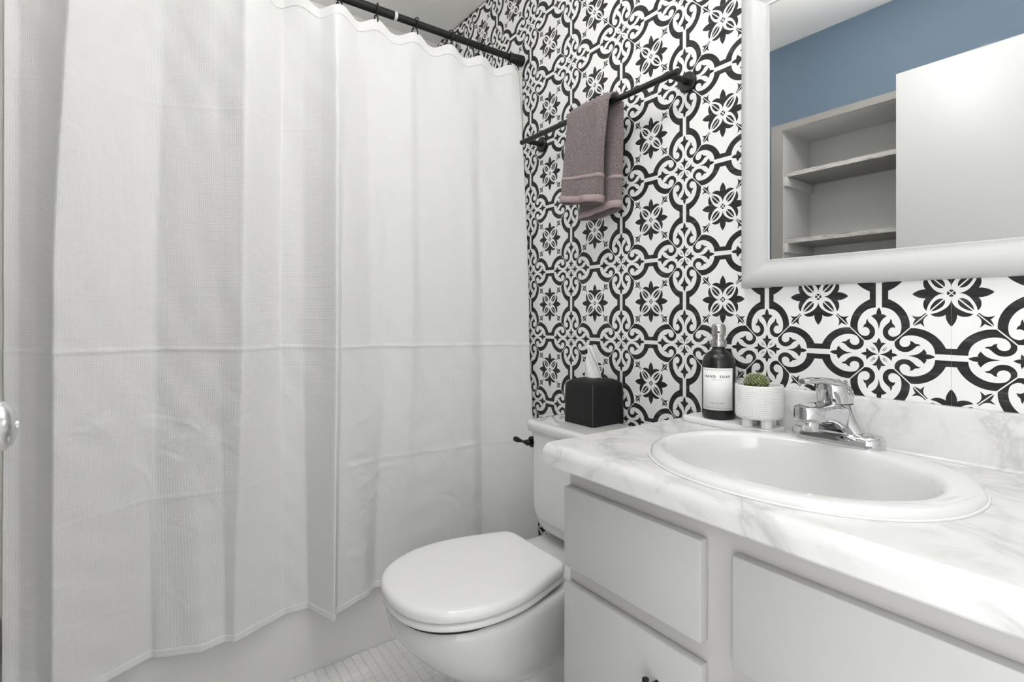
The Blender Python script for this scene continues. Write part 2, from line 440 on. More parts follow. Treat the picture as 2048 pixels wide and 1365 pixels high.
def strip(c0, c1, name):
    # columns c0..c1 of medallions (index relative to XM), from floor to ceiling
    Vs, Ts, Is = [], [], []
    xo = XM + (c0 - .5) * T
    for c in range(c0, c1 + 1):
        for r in range(-4, 7):
            n0 = sum(len(v) for v in Vs)
            X = XM + (c + V8[:, 0]) * T; Z = ZM + (r + V8[:, 1]) * T
            X = np.clip(X, max(XL, XM + (c0 - .5) * T + .0002), min(XR, XM + (c1 + .5) * T - .0002))
            Z = np.clip(Z, 0.0, ZC)
            Vs.append(np.stack([X - xo, np.zeros_like(X), Z], 1)); Ts.append(T8 + n0); Is.append(I8)
    v = np.concatenate(Vs); t = np.concatenate(Ts); i = np.concatenate(Is)
    P = v[t]; area = np.linalg.norm(np.cross(P[:, 1] - P[:, 0], P[:, 2] - P[:, 0]), axis=1); k = area > 1e-12
    t = t[k]; i = i[k]
    nrm_y = np.cross(P[k][:, 1] - P[k][:, 0], P[k][:, 2] - P[k][:, 0])[:, 1]
    t[nrm_y > 0] = t[nrm_y > 0][:, ::-1]
    me = bpy.data.meshes.new(name); me.vertices.add(len(v)); me.vertices.foreach_set('co', v.ravel().astype(np.float32))
    me.loops.add(len(t) * 3); me.loops.foreach_set('vertex_index', t.ravel().astype(np.int32))
    me.polygons.add(len(t)); me.polygons.foreach_set('loop_start', np.arange(0, len(t) * 3, 3, dtype=np.int32))
    me.materials.append(M['paper']); me.materials.append(M['print'])
    me.polygons.foreach_set('material_index', i.astype(np.int32)); me.update(); me.validate()
    o = bpy.data.objects.new('wallpaper_strip', me); COL.objects.link(o); o.location = (xo, 0, 0)
    o.parent = wall_back
    return o
for c0 in (-6, -3, 0, 3): strip(c0, c0 + (2 if c0 < 3 else 3), 'wallpaper_strip')

# ---- mosaic floor
PIT = 0.0268; TS = 0.0250
def tilemesh():
    b = boxbm(-TS / 2, TS / 2, -TS / 2, TS / 2, -.004, 0.0, .0012, 1, edges=lambda e: all(v.co.z > -.001 for v in e.verts))
    me = bpy.data.meshes.new('floor_tile'); b.to_mesh(me); b.free(); me.materials.append(M['tile']); return me
tme = tilemesh()
def px(x, y, z):
    dx, dy, dz = x - CAM[0], y - CAM[1], z - CAM[2]; sa, ca = math.sin(math.radians(37.178)), math.cos(math.radians(37.178))
    xc = dx * sa + dy * ca; zc = -dx * ca + dy * sa
    return (1081.17 + 1053.3 * xc / zc, 632 - 1053.3 * dz / zc) if zc > .05 else (9e9, 9e9)
near, rest = [], []
ix = 0
x = XT + TS / 2 + .002
while x < XR:
    y = -TS / 2 - .002
    while y > YF:
        u, v = px(x, y, 0)
        (near if (x < -1.18 and u > 520 and v < 1372 and y < -.38) else rest).append((x, y)); y -= PIT
    x += PIT
near = sorted(near, key=lambda p: (p[0] + .3) ** 2 + (p[1] + 1.1) ** 2)
rest += near[300:]; near = near[:300]
for (x, y) in near:
    t = bpy.data.objects.new('floor_tile', tme); COL.objects.link(t); t.location = (x, y, 0); t.parent = floor
tv = np.array([v.co for v in tme.vertices]); tf = [tuple(p.vertices) for p in tme.polygons]
RV, RF = [], []
for (x, y) in rest:
    if -0.75 < x and y > -.44: continue
    o_ = len(RV); RV += [(a + x, b_ + y, c) for a, b_, c in tv]; RF += [tuple(i + o_ for i in f) for f in tf]
me = bpy.data.meshes.new('floor_tiles'); me.from_pydata(RV, [], RF); o = link('floor_tiles', me, M['tile'], floor, smooth=False); o['kind'] = 'stuff'

# ================================================================== TUB
tub = empty('bathtub', (XT, -.69, 0), 'white bathtub with a plain apron behind the shower curtain', 'bathtub')
bmt = bmesh.new()
box('apron', XT - .03, XT, YF + .001, -.001, -.002, .385, M['tub'], tub, .004)
x0, x1, y0, y1 = XL + .001, XT + .004, YF + .001, -.001
def rrect(cx, cy, a, b, z, p=6): return superell(cx, cy, a, b, z, 64, p)
cx_, cy_ = (x0 + x1) / 2, (y0 + y1) / 2
rim = []
for (s, z, p) in ((1.0, .37, 40), (1.0, .40, 40)): rim.append(superell(cx_, cy_, (x1 - x0) / 2, (y1 - y0) / 2, z, 64, p))
for (da, z) in ((.055, .402), (.068, .392), (.085, .30), (.11, .16), (.15, .115), (.22, .105)):
    rim.append(superell(cx_, cy_, (x1 - x0) / 2 - da, (y1 - y0) / 2 - da, z, 64, 5))
v, f = loft(rim, False, True); mk('tub_shell', v, f, M['tub'], tub, sharp=50)
v, f = tube([(XT + .0005, YF + .002, .002), (XT + .0005, -.003, .002)], .0035, 8); mk('caulk_line', v, f, M['caulk'], tub)

sur = empty('tub_surround', (-2.0, -.02, .40), 'glossy pale acrylic panels lining the bathtub alcove', 'wall panel')
box('back_panel', XL + .012, -1.606, -.013, -.0008, .402, 1.968, M['surround'], sur, .003)
box('long_panel', XL + .0005, XL + .012, YF + .012, -.013, .402, 1.968, M['surround'], sur, .003)
box('end_panel', XL + .012, -1.612, YF + .0008, YF + .012, .402, 1.968, M['surround'], sur, .003)

hk = empty('wall_hook', (-1.70, YF + .012, 1.60), 'small black hook just past the left edge of the curtain', 'hook')
box('back_plate', -1.735, -1.665, YF + .0125, YF + .018, 1.612, 1.672, M['black'], hk, .002)
v, f = tube([(-1.70, YF + .016, 1.65), (-1.70, YF + .03, 1.645), (-1.70, YF + .036, 1.63), (-1.70, YF + .03, 1.615)], .004, 8); mk('prong', v, f, M['black'], hk)

# ================================================================== SHOWER ROD, HOOKS, CURTAIN
XROD, ZROD = -1.612, 2.012
rod = empty('shower_rod', (XROD, -.69, ZROD), 'black tension rod the white curtain hangs from', 'curtain rod')
v, f = tube([(XROD, YF + .02, ZROD), (XROD, -.495, ZROD)], .0135, 20); mk('outer_tube', v, f, M['black'], rod, sharp=40)
v, f = tube([(XROD, -.495, ZROD), (XROD, -.05, ZROD)], .0118, 20); mk('inner_tube', v, f, M['black'], rod, sharp=40)
v, f = tube([(XROD, -.498, ZROD), (XROD, -.489, ZROD)], .0142, 20); mk('joint_ring', v, f, M['ringwhite'], rod, sharp=40)
v, f = tube([(XROD, -.060, ZROD), (XROD, -.058, ZROD), (XROD, -.010, ZROD), (XROD, -.0006, ZROD)], [.0125, .0145, .0205, .0205], 24); mk('end_cap', v, f, M['black'], rod, sharp=40)
v, f = tube([(XROD, YF + .0125, ZROD), (XROD, YF + .02, ZROD), (XROD, YF + .065, ZROD)], [.0205, .0205, .0145], 24); mk('end_cap', v, f, M['black'], rod, sharp=40)

HOOKY = [-.056, -.1773, -.301, -.4255, -.5542, -.6645, -.778, -.892, -1.006, -1.120, -1.234, -1.345]
HV = []
for k in range(25):
    a = math.radians(-70 + 290 * k / 24); HV.append((.0185 * math.cos(a), .004 * math.sin(a * .5), .0185 * math.sin(a)))
HV = HV[::-1]
v1 = tube(HV, .0023, 8)
v2 = tube([HV[-1], (.011, .001, -.026), (.012, .002, -.036), (.006, .002, -.044), (-.002, .002, -.042)], .0023, 8)
v3 = tube([HV[0], (-.016, -.001, -.012), (-.017, -.001, -.020)], .0022, 8)
def ball(c, r, n=10):
    return lathe([(max(1e-4, r * math.sin(PI * k / 6)), -r * math.cos(PI * k / 6)) for k in range(7)], n, c)
b1 = ball((-.017, -.001, -.022), .0032); b2 = ball((-.003, .002, -.0385), .003)
hv, hf = merge(v1, v2, v3, b1, b2)
names_ord = ['closest to the wallpapered wall', 'second from the wallpapered wall', 'third from the wallpapered wall', 'fourth from the wallpapered wall', 'fifth from the wallpapered wall', 'sixth from the wallpapered wall', 'seventh from the wallpapered wall', 'eighth from the wallpapered wall', 'ninth from the wallpapered wall', 'tenth from the wallpapered wall', 'next to last before the far end', 'last before the far end']
h0 = None
for i, y in enumerate(HOOKY):
    if h0 is None: h0 = mk('curtain_hook', hv, hf, M['black']); h = h0
    else:
        h = h0.copy(); COL.objects.link(h)
    h.location = (XROD, y, ZROD); h.rotation_euler = (0, 0, (-.35, .2, .3, .15, -.1, .25, .1)[i % 7])
    props(h, 'black wire curtain hook on the rod, ' + names_ord[i], 'curtain hook', 'curtain hooks on the shower rod')

# curtain columns: (Y, X) at top, middle and bottom, following the folds from the left edge to the papered wall
CC = [  # Y top, X top, Y mid, X mid, Y bot, X bot
    (-1.371, -1.600, -1.373, -1.605, -1.376, -1.610),
    (-1.350, -1.606, -1.350, -1.608, -1.350, -1.612),
    (-1.312, -1.588, -1.318, -1.586, -1.318, -1.586),
    (-1.256, -1.545, -1.284, -1.535, -1.288, -1.545),
    (-1.205, -1.580, -1.215, -1.566, -1.206, -1.604),
    (-1.135, -1.608, -1.135, -1.600, -1.116, -1.650),
    (-1.090, -1.616, -1.108, -1.610, -1.104, -1.640),
    (-1.040, -1.603, -1.055, -1.595, -1.015, -1.600),
    (-0.975, -1.587, -0.975, -1.570, -0.960, -1.612),
    (-0.918, -1.560, -0.927, -1.545, -0.940, -1.592),
    (-0.865, -1.590, -0.872, -1.590, -0.880, -1.620),
    (-0.815, -1.634, -0.820, -1.634, -0.808, -1.652),
    (-0.760, -1.616, -0.762, -1.612, -0.745, -1.652),
    (-0.720, -1.592, -0.724, -1.578, -0.728, -1.600),
    (-0.688, -1.565, -0.697, -1.542, -0.703, -1.526),
    (-0.660, -1.580, -0.678, -1.560, -0.686, -1.568),
    (-0.578, -1.612, -0.578, -1.597, -0.590, -1.604),
    (-0.520, -1.605, -0.520, -1.602, -0.548, -1.645),
    (-0.449, -1.596, -0.447, -1.584, -0.460, -1.628),
    (-0.420, -1.612, -0.415, -1.597, -0.410, -1.618),
    (-0.330, -1.606, -0.330, -1.590, -0.330, -1.590),
    (-0.229, -1.600, -0.229, -1.582, -0.229, -1.575),
    (-0.190, -1.612, -0.190, -1.594, -0.190, -1.585),
    (-0.110, -1.606, -0.110, -1.572, -0.110, -1.530),
    (-0.018, -1.592, -0.018, -1.545, -0.018, -1.485),
]
CC = np.array(CC)
for j_, k_ in ((1, 1.45), (3, 1.4), (5, 1.0)):   # depth of the folds about the hanging plane
    m_ = np.interp(CC[:, j_ - 1], [-1.376, -.7, -.018], [CC[:3, j_].mean(), CC[:, j_].mean(), CC[-1, j_]])
    CC[:, j_] = m_ + (CC[:, j_] - m_) * np.where(CC[:, j_ - 1] > -.5, 1.0, k_)
NS, NZc = 620, 430
ZT, ZB = 1.977, 0.198
key = np.linspace(0, 1, len(CC)); wts = np.hypot(np.diff(CC[:, 2]), np.diff(CC[:, 3])); key = np.concatenate([[0], np.cumsum(wts)]); key /= key[-1]
s = np.linspace(0, 1, NS)
def smooth(a, k):
    if k < 1: return a
    ker = np.hanning(2 * k + 3)[1:-1]; ker /= ker.sum()
    p = np.concatenate([2 * a[0] - a[1:k + 1][::-1], a, 2 * a[-1] - a[-k - 1:-1][::-1]])
    return np.convolve(p, ker, 'valid')
lay = []
for j in range(3):
    Y = smooth(np.interp(s, key, CC[:, 2 * j]), 3); X = smooth(np.interp(s, key, CC[:, 2 * j + 1]), 4)
    lay.append((Y, X))
VV = np.zeros((NZc, NS, 3)); UVc = np.zeros((NZc, NS, 2))
arc = np.concatenate([[0], np.cumsum(np.hypot(np.diff(lay[1][0]), np.diff(lay[1][1])))])
hy = np.array(HOOKY)
dist = np.abs(lay[0][0][:, None] - hy[None]).min(1)
sag = .020 * (1 - np.cos(np.clip(dist / .06, 0, 1) * PI)) / 2
# short crumple strokes gathered beside the fold lines
STROKES = []
for (yc, zlo, zhi, n_, sy) in ((-.60, .28, .85, 26, .05), (-1.08, .30, .88, 20, .035), (-1.24, .25, .95, 14, .06), (-.93, .35, .95, 10, .04), (-.25, .35, .90, 12, .06), (-.42, .30, .8, 8, .05), (-.8, .9, 1.85, 10, .35), (-1.2, 1.0, 1.85, 10, .1), (-.3, 1.0, 1.8, 8, .2)):
    for _k in range(n_):
        STROKES.append((yc + rng.normal() * sy, rng.uniform(zlo, zhi), rng.choice([-1, 1]) * rng.uniform(.1, 1.1), rng.uniform(.018, .055), rng.uniform(.0055, .009), rng.choice([-1, 1]) * rng.uniform(.0008, .0024) * (1 if zhi < 1 else .5)))
def crumple(Y, Z):
    d = np.zeros_like(Y)
    for (y0, z0, an, ln, wd, am) in STROKES:
        if np.abs(Z - z0).min() > .15: continue
        a_ = (Y - y0) * math.cos(an) + (Z - z0) * math.sin(an); p_ = -(Y - y0) * math.sin(an) + (Z - z0) * math.cos(an) + 4 * (a_ ** 2)
        d += am * np.exp(-(p_ / wd) ** 2 - (a_ / ln) ** 2)
    return d
def crease(Z, z0, slope, w, amp, Yc):   # a pressed fold line across the cloth
    d = Z - (z0 + slope * Yc); return amp * np.exp(-(d / w) ** 2)
for iz in range(NZc):
    t = iz / (NZc - 1)               # 0 top, 1 bottom
    Lw = [(1 - t) * (1 - 2 * t), 4 * t * (1 - t), t * (2 * t - 1)]
    if t < .5: a = t * 2; a = a * a * (3 - 2 * a); Y = lay[0][0] * (1 - a) + lay[1][0] * a; X = lay[0][1] * (1 - a) + lay[1][1] * a
    else: a = (t - .5) * 2; a = a * a * (3 - 2 * a); Y = lay[1][0] * (1 - a) + lay[2][0] * a; X = lay[1][1] * (1 - a) + lay[2][1] * a
    Zt = ZT - sag * (1 - t) ** 3
    Z = Zt + (ZB - Zt) * t
    # gather at the hooks near the top
    g = np.exp(-((Zt - Z) / .10))
    X = X * (1 - .75 * g) + (XROD + .012 * np.cos(dist / .06 * PI)) * .75 * g
    # pressed creases and slack wrinkles
    n = crease(Z, .955, -.02, .004, .0035, Y) + crease(Z, 1.62, .03, .004, .0012, Y) + crease(Z, .62, .015, .004, .0016, Y)
    wv = .0016 * np.sin(Z * 61 + 7 * np.sin(Y * 9) + Y * 40) * np.clip((1.1 - Z) * 1.6, 0, 1) * (0.5 + .5 * np.sin(Y * 31 + 1.3))
    wv += .0012 * np.sin(Z * 23 + Y * 75 + 3 * np.sin(Z * 7))
    # slack diagonals right of the deep fold, low down
    q = np.clip(1 - np.abs(Y + .62) / .075, 0, 1) * np.clip((.85 - Z) * 3, 0, 1) * np.clip((Z - .22) * 6, 0, 1)
    wv += .0016 * q * np.sin((Z - .75 * Y) * 70 + 3.5 * np.sin(Z * 17 + 1) + 1.5 * np.sin(Y * 60)) * (.45 + .55 * np.sin(Z * 19 + .8)) ** 2
    q2 = np.clip(1 - np.abs(Y + 1.06) / .07, 0, 1) * np.clip((.9 - Z) * 3, 0, 1) * np.clip((Z - .3) * 5, 0, 1)
    wv += .0014 * q2 * np.sin((Z + 1.1 * Y) * 62 + 3.5 * np.sin(Z * 15 + 2)) * (.45 + .55 * np.sin(Z * 16 + 2.1)) ** 2
    X = X + n + wv * (1 - g) + crumple(Y, Z)
    # loop over the last strip so the edge turns back
    VV[iz, :, 0] = X; VV[iz, :, 1] = Y; VV[iz, :, 2] = Z
    UVc[iz, :, 0] = arc; UVc[iz, :, 1] = Z
idx = np.arange(NZc * NS).reshape(NZc, NS)
F4 = np.stack([idx[:-1, :-1], idx[1:, :-1], idx[1:, 1:], idx[:-1, 1:]], -1)
def sheet(name, rows, mat_, parent, offx=0.0, thick=.0012):
    r0, r1 = rows; fv = VV[r0:r1 + 1].reshape(-1, 3).copy(); fv[:, 0] += offx
    fu = UVc[r0:r1 + 1].reshape(-1, 2); nr = r1 - r0 + 1
    ii = np.arange(nr * NS).reshape(nr, NS); ff = np.stack([ii[:-1, :-1], ii[1:, :-1], ii[1:, 1:], ii[:-1, 1:]], -1).reshape(-1, 4)
    me = bpy.data.meshes.new(name); me.vertices.add(len(fv)); me.vertices.foreach_set('co', fv.ravel().astype(np.float32))
    me.loops.add(len(ff) * 4); me.loops.foreach_set('vertex_index', ff.ravel().astype(np.int32))
    me.polygons.add(len(ff)); me.polygons.foreach_set('loop_start', np.arange(0, len(ff) * 4, 4, dtype=np.int32))
    uvl = me.uv_layers.new(name='UVMap'); uvl.data.foreach_set('uv', fu[ff.ravel()].ravel().astype(np.float32))
    me.update(); o = link(name, me, mat_, parent)
    so = o.modifiers.new('cloth thickness', 'SOLIDIFY'); so.thickness = thick; so.offset = 0
    return o
cur = empty('shower_curtain', (-1.60, -.69, ZB), 'white waffle-weave shower curtain hanging in folds in front of the bathtub', 'shower curtain')
sheet('cloth', (0, NZc - 1), M['curtain'], cur)
sheet('top_hem', (0, 8), M['hem'], cur, thick=.0034)
sheet('bottom_hem', (NZc - 6, NZc - 1), M['hem'], cur, thick=.0034)

# ================================================================== TOWEL BAR AND TOWEL
tb = empty('towel_bar', (-1.175, 0, 1.668), 'matte black towel bar on round wall plates', 'towel bar')
ZBAR, YBAR = 1.668, -.072
v, f = tube([(-1.513, YBAR, ZBAR), (-.836, YBAR, ZBAR)], .0085, 20); mk('bar', v, f, M['black'], tb, sharp=40)
for xx in (-1.487, -.861):
    v, f = tube([(xx, -.0005, ZBAR), (xx, -.006, ZBAR), (xx, -.009, ZBAR)], [.0265, .0265, .0235], 32); pl = mk('wall_plate', v, f, M['black'], tb, sharp=40)
    v, f = tube([(xx, -.008, ZBAR), (xx, YBAR, ZBAR)], .0085, 18); mk('post', v, f, M['black'], tb, sharp=40)

tw = empty('hand_towel', (-1.16, YBAR, 1.36), 'folded mauve terry hand towel draped over the black bar', 'towel')
# draped body: rings around the folded cloth, front fall, over the bar, back fall
def fall(z0, z1, xl0, xr0, xl1, xr1, yc, th0, th1, nz, wob, ph, open_bottom=True):
    rings = []
    for i in range(nz):
        t = i / (nz - 1); z = z0 + (z1 - z0) * t
        xl = xl0 + (xl1 - xl0) * t; xr = xr0 + (xr1 - xr0) * t; th = th0 + (th1 - th0) * t
        ring = []
        n = 56
        for k in range(n):
            a = 2 * PI * k / n; c, s_ = math.cos(a), math.sin(a)
            ux = math.copysign(abs(c) ** .55, c); uy = math.copysign(abs(s_) ** .8, s_)
            x = (xl + xr) / 2 + ux * (xr - xl) / 2
            d = wob * t * (math.sin(ux * 3.6 + ph) * .6 + .4 * math.sin(ux * 7 + ph * 2 + z * 14)) + .0045 * math.sin(PI * min(1, t * 1.3)) * math.sin(ux * 5.5 - t * 3.2 + ph) * (1 if s_ < 0 else .3)
            ring.append((x, yc + uy * th / 2 + d, z - .012 * t * ux * math.cos(ph)))
        rings.append(ring)
    return rings
fr = fall(1.672, 1.392, -1.232, -1.052, -1.247, -1.085, -.099, .018, .056, 30, .016, .6)
bk = fall(1.670, 1.362, -1.215, -1.050, -1.224, -1.060, -.044, .016, .050, 30, .008, 2.2)
v, f = loft(fr, False, False); o = mk('front_fall', v, f, M['terry'], tw); so = o.modifiers.new('thickness', 'SOLIDIFY'); so.thickness = .004
v, f = loft(bk, False, False); o = mk('back_fall', v, f, M['terry'], tw); so = o.modifiers.new('thickness', 'SOLIDIFY'); so.thickness = .004
rings = []
for k in range(13):
    a = PI * k / 12
    yy = YBAR - .0225 * math.cos(a); zz = 1.668 + .021 * math.sin(a)
    ring = []
    for j in range(24):
        b_ = 2 * PI * j / 24; ux = math.copysign(abs(math.cos(b_)) ** .5, math.cos(b_)); r_ = .0065 * math.sin(b_)
        xc = -1.142 + .006 * k / 12; hw = .0905 - .006 * k / 12
        ring.append((xc + ux * hw, yy - r_ * math.cos(a) * 1.0, zz + r_ * math.sin(a)))
    rings.append(ring)
v, f = loft(rings); mk('top_fold', v, f, M['terry'], tw)
def band(src, t0, t1, grow, name, mt):
    n = len(src); rr = []
    for i in range(n):
        if t0 <= i / (n - 1) <= t1:
            c = np.mean(src[i], 0); rr.append([(c[0] + (p[0] - c[0]) * (1 + grow * .25), c[1] + (p[1] - c[1]) * (1 + grow), p[2]) for p in src[i]])
    v, f = loft(rr, False, False); o = mk(name, v, f, mt, tw); so = o.modifiers.new('thickness', 'SOLIDIFY'); so.thickness = .002; return o
band(fr, .925, 1.0, .10, 'hem', M['towelhem']); band(bk, .925, 1.0, .10, 'hem', M['towelhem'])
band(fr, .71, .77, .06, 'woven_stripe', M['towelhem']); band(bk, .66, .73, .06, 'woven_stripe', M['towelhem'])

# ================================================================== MIRROR
mr = empty('mirror', (-.15, 0, 1.10), 'large wall mirror in a wide white moulded frame above the sink', 'mirror')
MX0, MX1, MZ0, MZ1 = -.700, .42, 1.1245, 1.8125
IX0, IX1, IZ0, IZ1 = -.6255, .3455, 1.1855, 1.7515
prof = [(0.0, -.0006), (0.0, -.012), (.004, -.020), (.012, -.0265), (.022, -.030), (.034, -.031), (.045, -.029), (.056, -.0255), (.066, -.0235), (.069, -.0245), (.0725, -.0245), (.0745, -.021), (.0745, -.0006)]
def framebar(pa, pb, horiz, inner):
    pass
corn = [(MX0, MZ0), (MX1, MZ0), (MX1, MZ1), (MX0, MZ1)]; dirs = [(1, 1), (-1, 1), (-1, -1), (1, -1)]
wz = (IZ0 - MZ0) / .0745
for e in range(4):
    a, b_ = e, (e + 1) % 4; rings = []
    for (c, d) in ((corn[a], dirs[a]), (corn[b_], dirs[b_])):
        rings.append([(c[0] + d[0] * w_ * (1.0), y_, c[1] + d[1] * w_ * wz) for (w_, y_) in prof])
    v, f = loft(rings, True, True); mk('frame_rail', v, f, M['mirrorframe'], mr, sharp=40)
box('glass', IX0 - .004, IX1 + .004, -.0215, -.012, IZ0 - .004, IZ1 + .004, M['glass'], mr)

# ================================================================== VANITY
ZK, XK, YK = .808, -.828, -.503            # counter top, left end, front
XE = XR - .001
ct = empty('countertop', (0, -.25, .766), 'grey-veined white marble-look counter with a coved backsplash', 'countertop')
# counter section extruded along X (rolled front edge, cove at the back), hole for the bowl cut by boolean
def csec():
    p = [(-.0006, .766), (YK + .004, .766), (YK, .770)]
    R = .020
    for k in range(0, 9):
        a = math.radians(180 - 90 * k / 8); p.append((YK + R + R * math.cos(a), ZK - R + R * math.sin(a)))
    p += [(-.0006, ZK)]
    return p
sec = csec(); rings = [[(x, y, z) for (y, z) in sec] for x in (XK, XE)]
v, f = loft(rings); slab = mk('slab', v, f, M['marble'], ct, sharp=40)
bsp = [(-.0006, ZK - .001), (-.0265, ZK + .0002)] + [(-.0195 - .006 + .006 * math.cos(math.radians(270 + 90 * k / 6)), ZK + .0062 + .006 * math.sin(math.radians(270 + 90 * k / 6))) for k in range(1, 7)] + [(-.0195, .894), (-.018, .899), (-.014, .9015), (-.0006, .9015)]
rings = [[(x, y, z) for (y, z) in bsp] for x in (-.712, XE)]
v, f = loft(rings); mk('backsplash', v, f, M['marble'], ct, sharp=40)
# sink
SXc, SYc, SA, SB = -.447, -.264, .249, .206
BXc, BYc, BA, BB = -.455, -.278, .214, .156
cut_v, cut_f = loft([superell(BXc, BYc, BA + .012, BB + .012, .70, 64, 2.1), superell(BXc, BYc, BA + .012, BB + .012, .90, 64, 2.1)])
cutter = mk('counter_cut', cut_v, cut_f, None)
bo = slab.modifiers.new('bowl hole', 'BOOLEAN'); bo.object = cutter; bo.operation = 'DIFFERENCE'; bo.solver = 'EXACT'
dg = bpy.context.evaluated_depsgraph_get(); me2 = bpy.data.meshes.new_from_object(slab.evaluated_get(dg)); slab.modifiers.clear(); slab.data = me2
me2.polygons.foreach_set('use_smooth', [True] * len(me2.polygons)); me2.set_sharp_from_angle(angle=math.radians(40))
bpy.data.objects.remove(cutter)
snk = empty('sink', (SXc, SYc, ZK), 'white oval drop-in sink set in the marble-look counter', 'sink')
rings = []
for (da, z) in ((0.0, .0), (.0, .004), (.0025, .0095), (.008, .0125), (.016, .0135)):
    rings.append(superell(SXc, SYc, SA - da, SB - da, ZK + z, 80, 2.15))
for (f_, z, p) in ((1.055, .0145, 2.1), (1.015, .0125, 2.1), (.99, .006, 2.1), (.972, -.008, 2.1), (.955, -.04, 2.1), (.90, -.085, 2.1), (.78, -.118, 2.1), (.58, -.138, 2), (.34, -.147, 2), (.12, -.150, 2)):
    rings.append(superell(BXc, BYc + (.0 if f_ > .8 else .01), BA * f_, BB * f_, ZK + z, 80, p))
v, f = loft(rings, False, False); mk('basin', v, f, M['porcelain'], snk, sharp=60)
v, f = lathe([(.001, .0), (.010, .001), (.020, .002), (.024, .0)], 28, (BXc, BYc + .01, ZK - .149)); mk('drain', v, f, M['chrome'], snk)
cv_ = superell(SXc, SYc, SA + .0012, SB + .0012, ZK + .001, 100, 2.15)
v, f = tube([p for p in cv_] + [cv_[0]], .0022, 6, False); mk('caulk_bead', v, f, M['caulk'], snk)

# faucet
FX, FY, FZ = -.455, -.090, ZK + .0135
fc = empty('faucet', (FX, FY, FZ), 'chrome single-lever faucet on the back of the sink', 'faucet')
def stadium(cx, cy, hl, r, z, n=48):
    out = []
    for k in range(n):
        a = 2 * PI * k / n; sx = hl - r
        out.append((cx + (sx if math.cos(a) > 0 else -sx) + r * math.cos(a), cy + r * math.sin(a), z))
    return out
rings = [stadium(FX, FY, .0815, .0285, FZ), stadium(FX, FY, .0825, .0295, FZ + .002), stadium(FX, FY, .081, .028, FZ + .016), stadium(FX, FY, .078, .025, FZ + .0195)]
v, f = loft(rings); base = mk('base', v, f, M['chrome'], fc, sharp=35)
# domed pads at both ends
for sx in (-1, 1):
    rings = [superell(FX + sx * .0535, FY, .0245, .0225, FZ + .0185, 32, 2.2), superell(FX + sx * .0535, FY, .0235, .0215, FZ + .021, 32, 2.2), superell(FX + sx * .050, FY, .018, .017, FZ + .0235, 32, 2.2), superell(FX + sx * .046, FY, .006, .006, FZ + .0248, 32, 2)]
    v, f = loft(rings); mk('base_pad', v, f, M['chrome'], fc, sharp=35)
# column with flared skirt
rings = []
for (hx, hy, z, dy) in ((.060, .0245, .006, 0), (.055, .026, .016, 0), (.047, .0275, .028, -.002), (.040, .0285, .042, -.004), (.0345, .029, .056, -.006), (.031, .029, .068, -.008), (.0295, .0285, .0745, -.009)):
    rings.append(superell(FX, FY + .004 + dy, hx, hy, FZ + z, 48, 2.15))
v, f = loft(rings); mk('body', v, f, M['chrome'], fc, sharp=35)
# spout: D-shaped nose reaching over the bowl
def nose(y, hw, zb, zt, n=40, p=3.2):
    out = []
    for k in range(n):
        a = 2 * PI * k / n; c, s_ = math.cos(a), math.sin(a)
        out.append((FX + hw * math.copysign(abs(c) ** (2 / p), c), y, (zb + zt) / 2 + (zt - zb) / 2 * math.copysign(abs(s_) ** (2 / p), s_)))
    return out
sp_ = [(FY + .012, .029, .008, .068), (FY - .012, .030, .016, .073), (FY - .030, .0300, .028, .0765), (FY - .050, .0295, .040, .0785), (FY - .072, .0290, .0475, .0795), (FY - .092, .0285, .0505, .080), (FY - .108, .0265, .052, .080), (FY - .120, .0220, .0525, .080), (FY - .128, .0155, .053, .0797), (FY - .132, .008, .0535, .0792), (FY - .133, .002, .056, .077)]
v, f = loft([nose(y, hw, FZ + a, FZ + b_, 44, 5.0) for y, hw, a, b_ in sp_]); mk('spout', v, f, M['chrome'], fc, sharp=40)
v, f = lathe([(.0125, 0), (.0142, .001), (.0142, .018), (.012, .020)], 28, (FX, FY - .102, FZ + .035)); mk('aerator', v, f, M['chrome'], fc, sharp=35)
# lever: tilted dome with a flat tongue forward
rings = []
for (r, z, dy) in ((.0292, .0765, -.009), (.0300, .079, -.009), (.0312, .089, -.010), (.0305, .099, -.013), (.0275, .108, -.017), (.0215, .115, -.021), (.013, .1195, -.025), (.001, .121, -.028)):
    rings.append(superell(FX, FY + .004 + dy, r, r * 1.04, FZ + z, 40, 2.1))
v, f = loft(rings); hd = mk('lever', v, f, M['chrome'], fc, sharp=40)
tg = [(FY - .008, .0235, .102, .1185), (FY - .028, .0225, .106, .1225), (FY - .048, .0185, .1115, .1255), (FY - .070, .0140, .1155, .1275), (FY - .092, .0115, .1175, .1285), (FY - .112, .0110, .1180, .1288), (FY - .124, .0100, .1183, .1287), (FY - .130, .005, .1195, .1275)]
v, f = loft([nose(y, hw, FZ + a, FZ + b_, 28, 2.6) for y, hw, a, b_ in tg]); mk('lever_tongue', v, f, M['chrome'], hd, sharp=40)
v, f = lathe([(.0292, 0), (.0299, .0006), (.0292, .0014)], 40, (FX, FY - .005, FZ + .0748)); mk('seam_ring', v, f, M['gapdark'], fc)

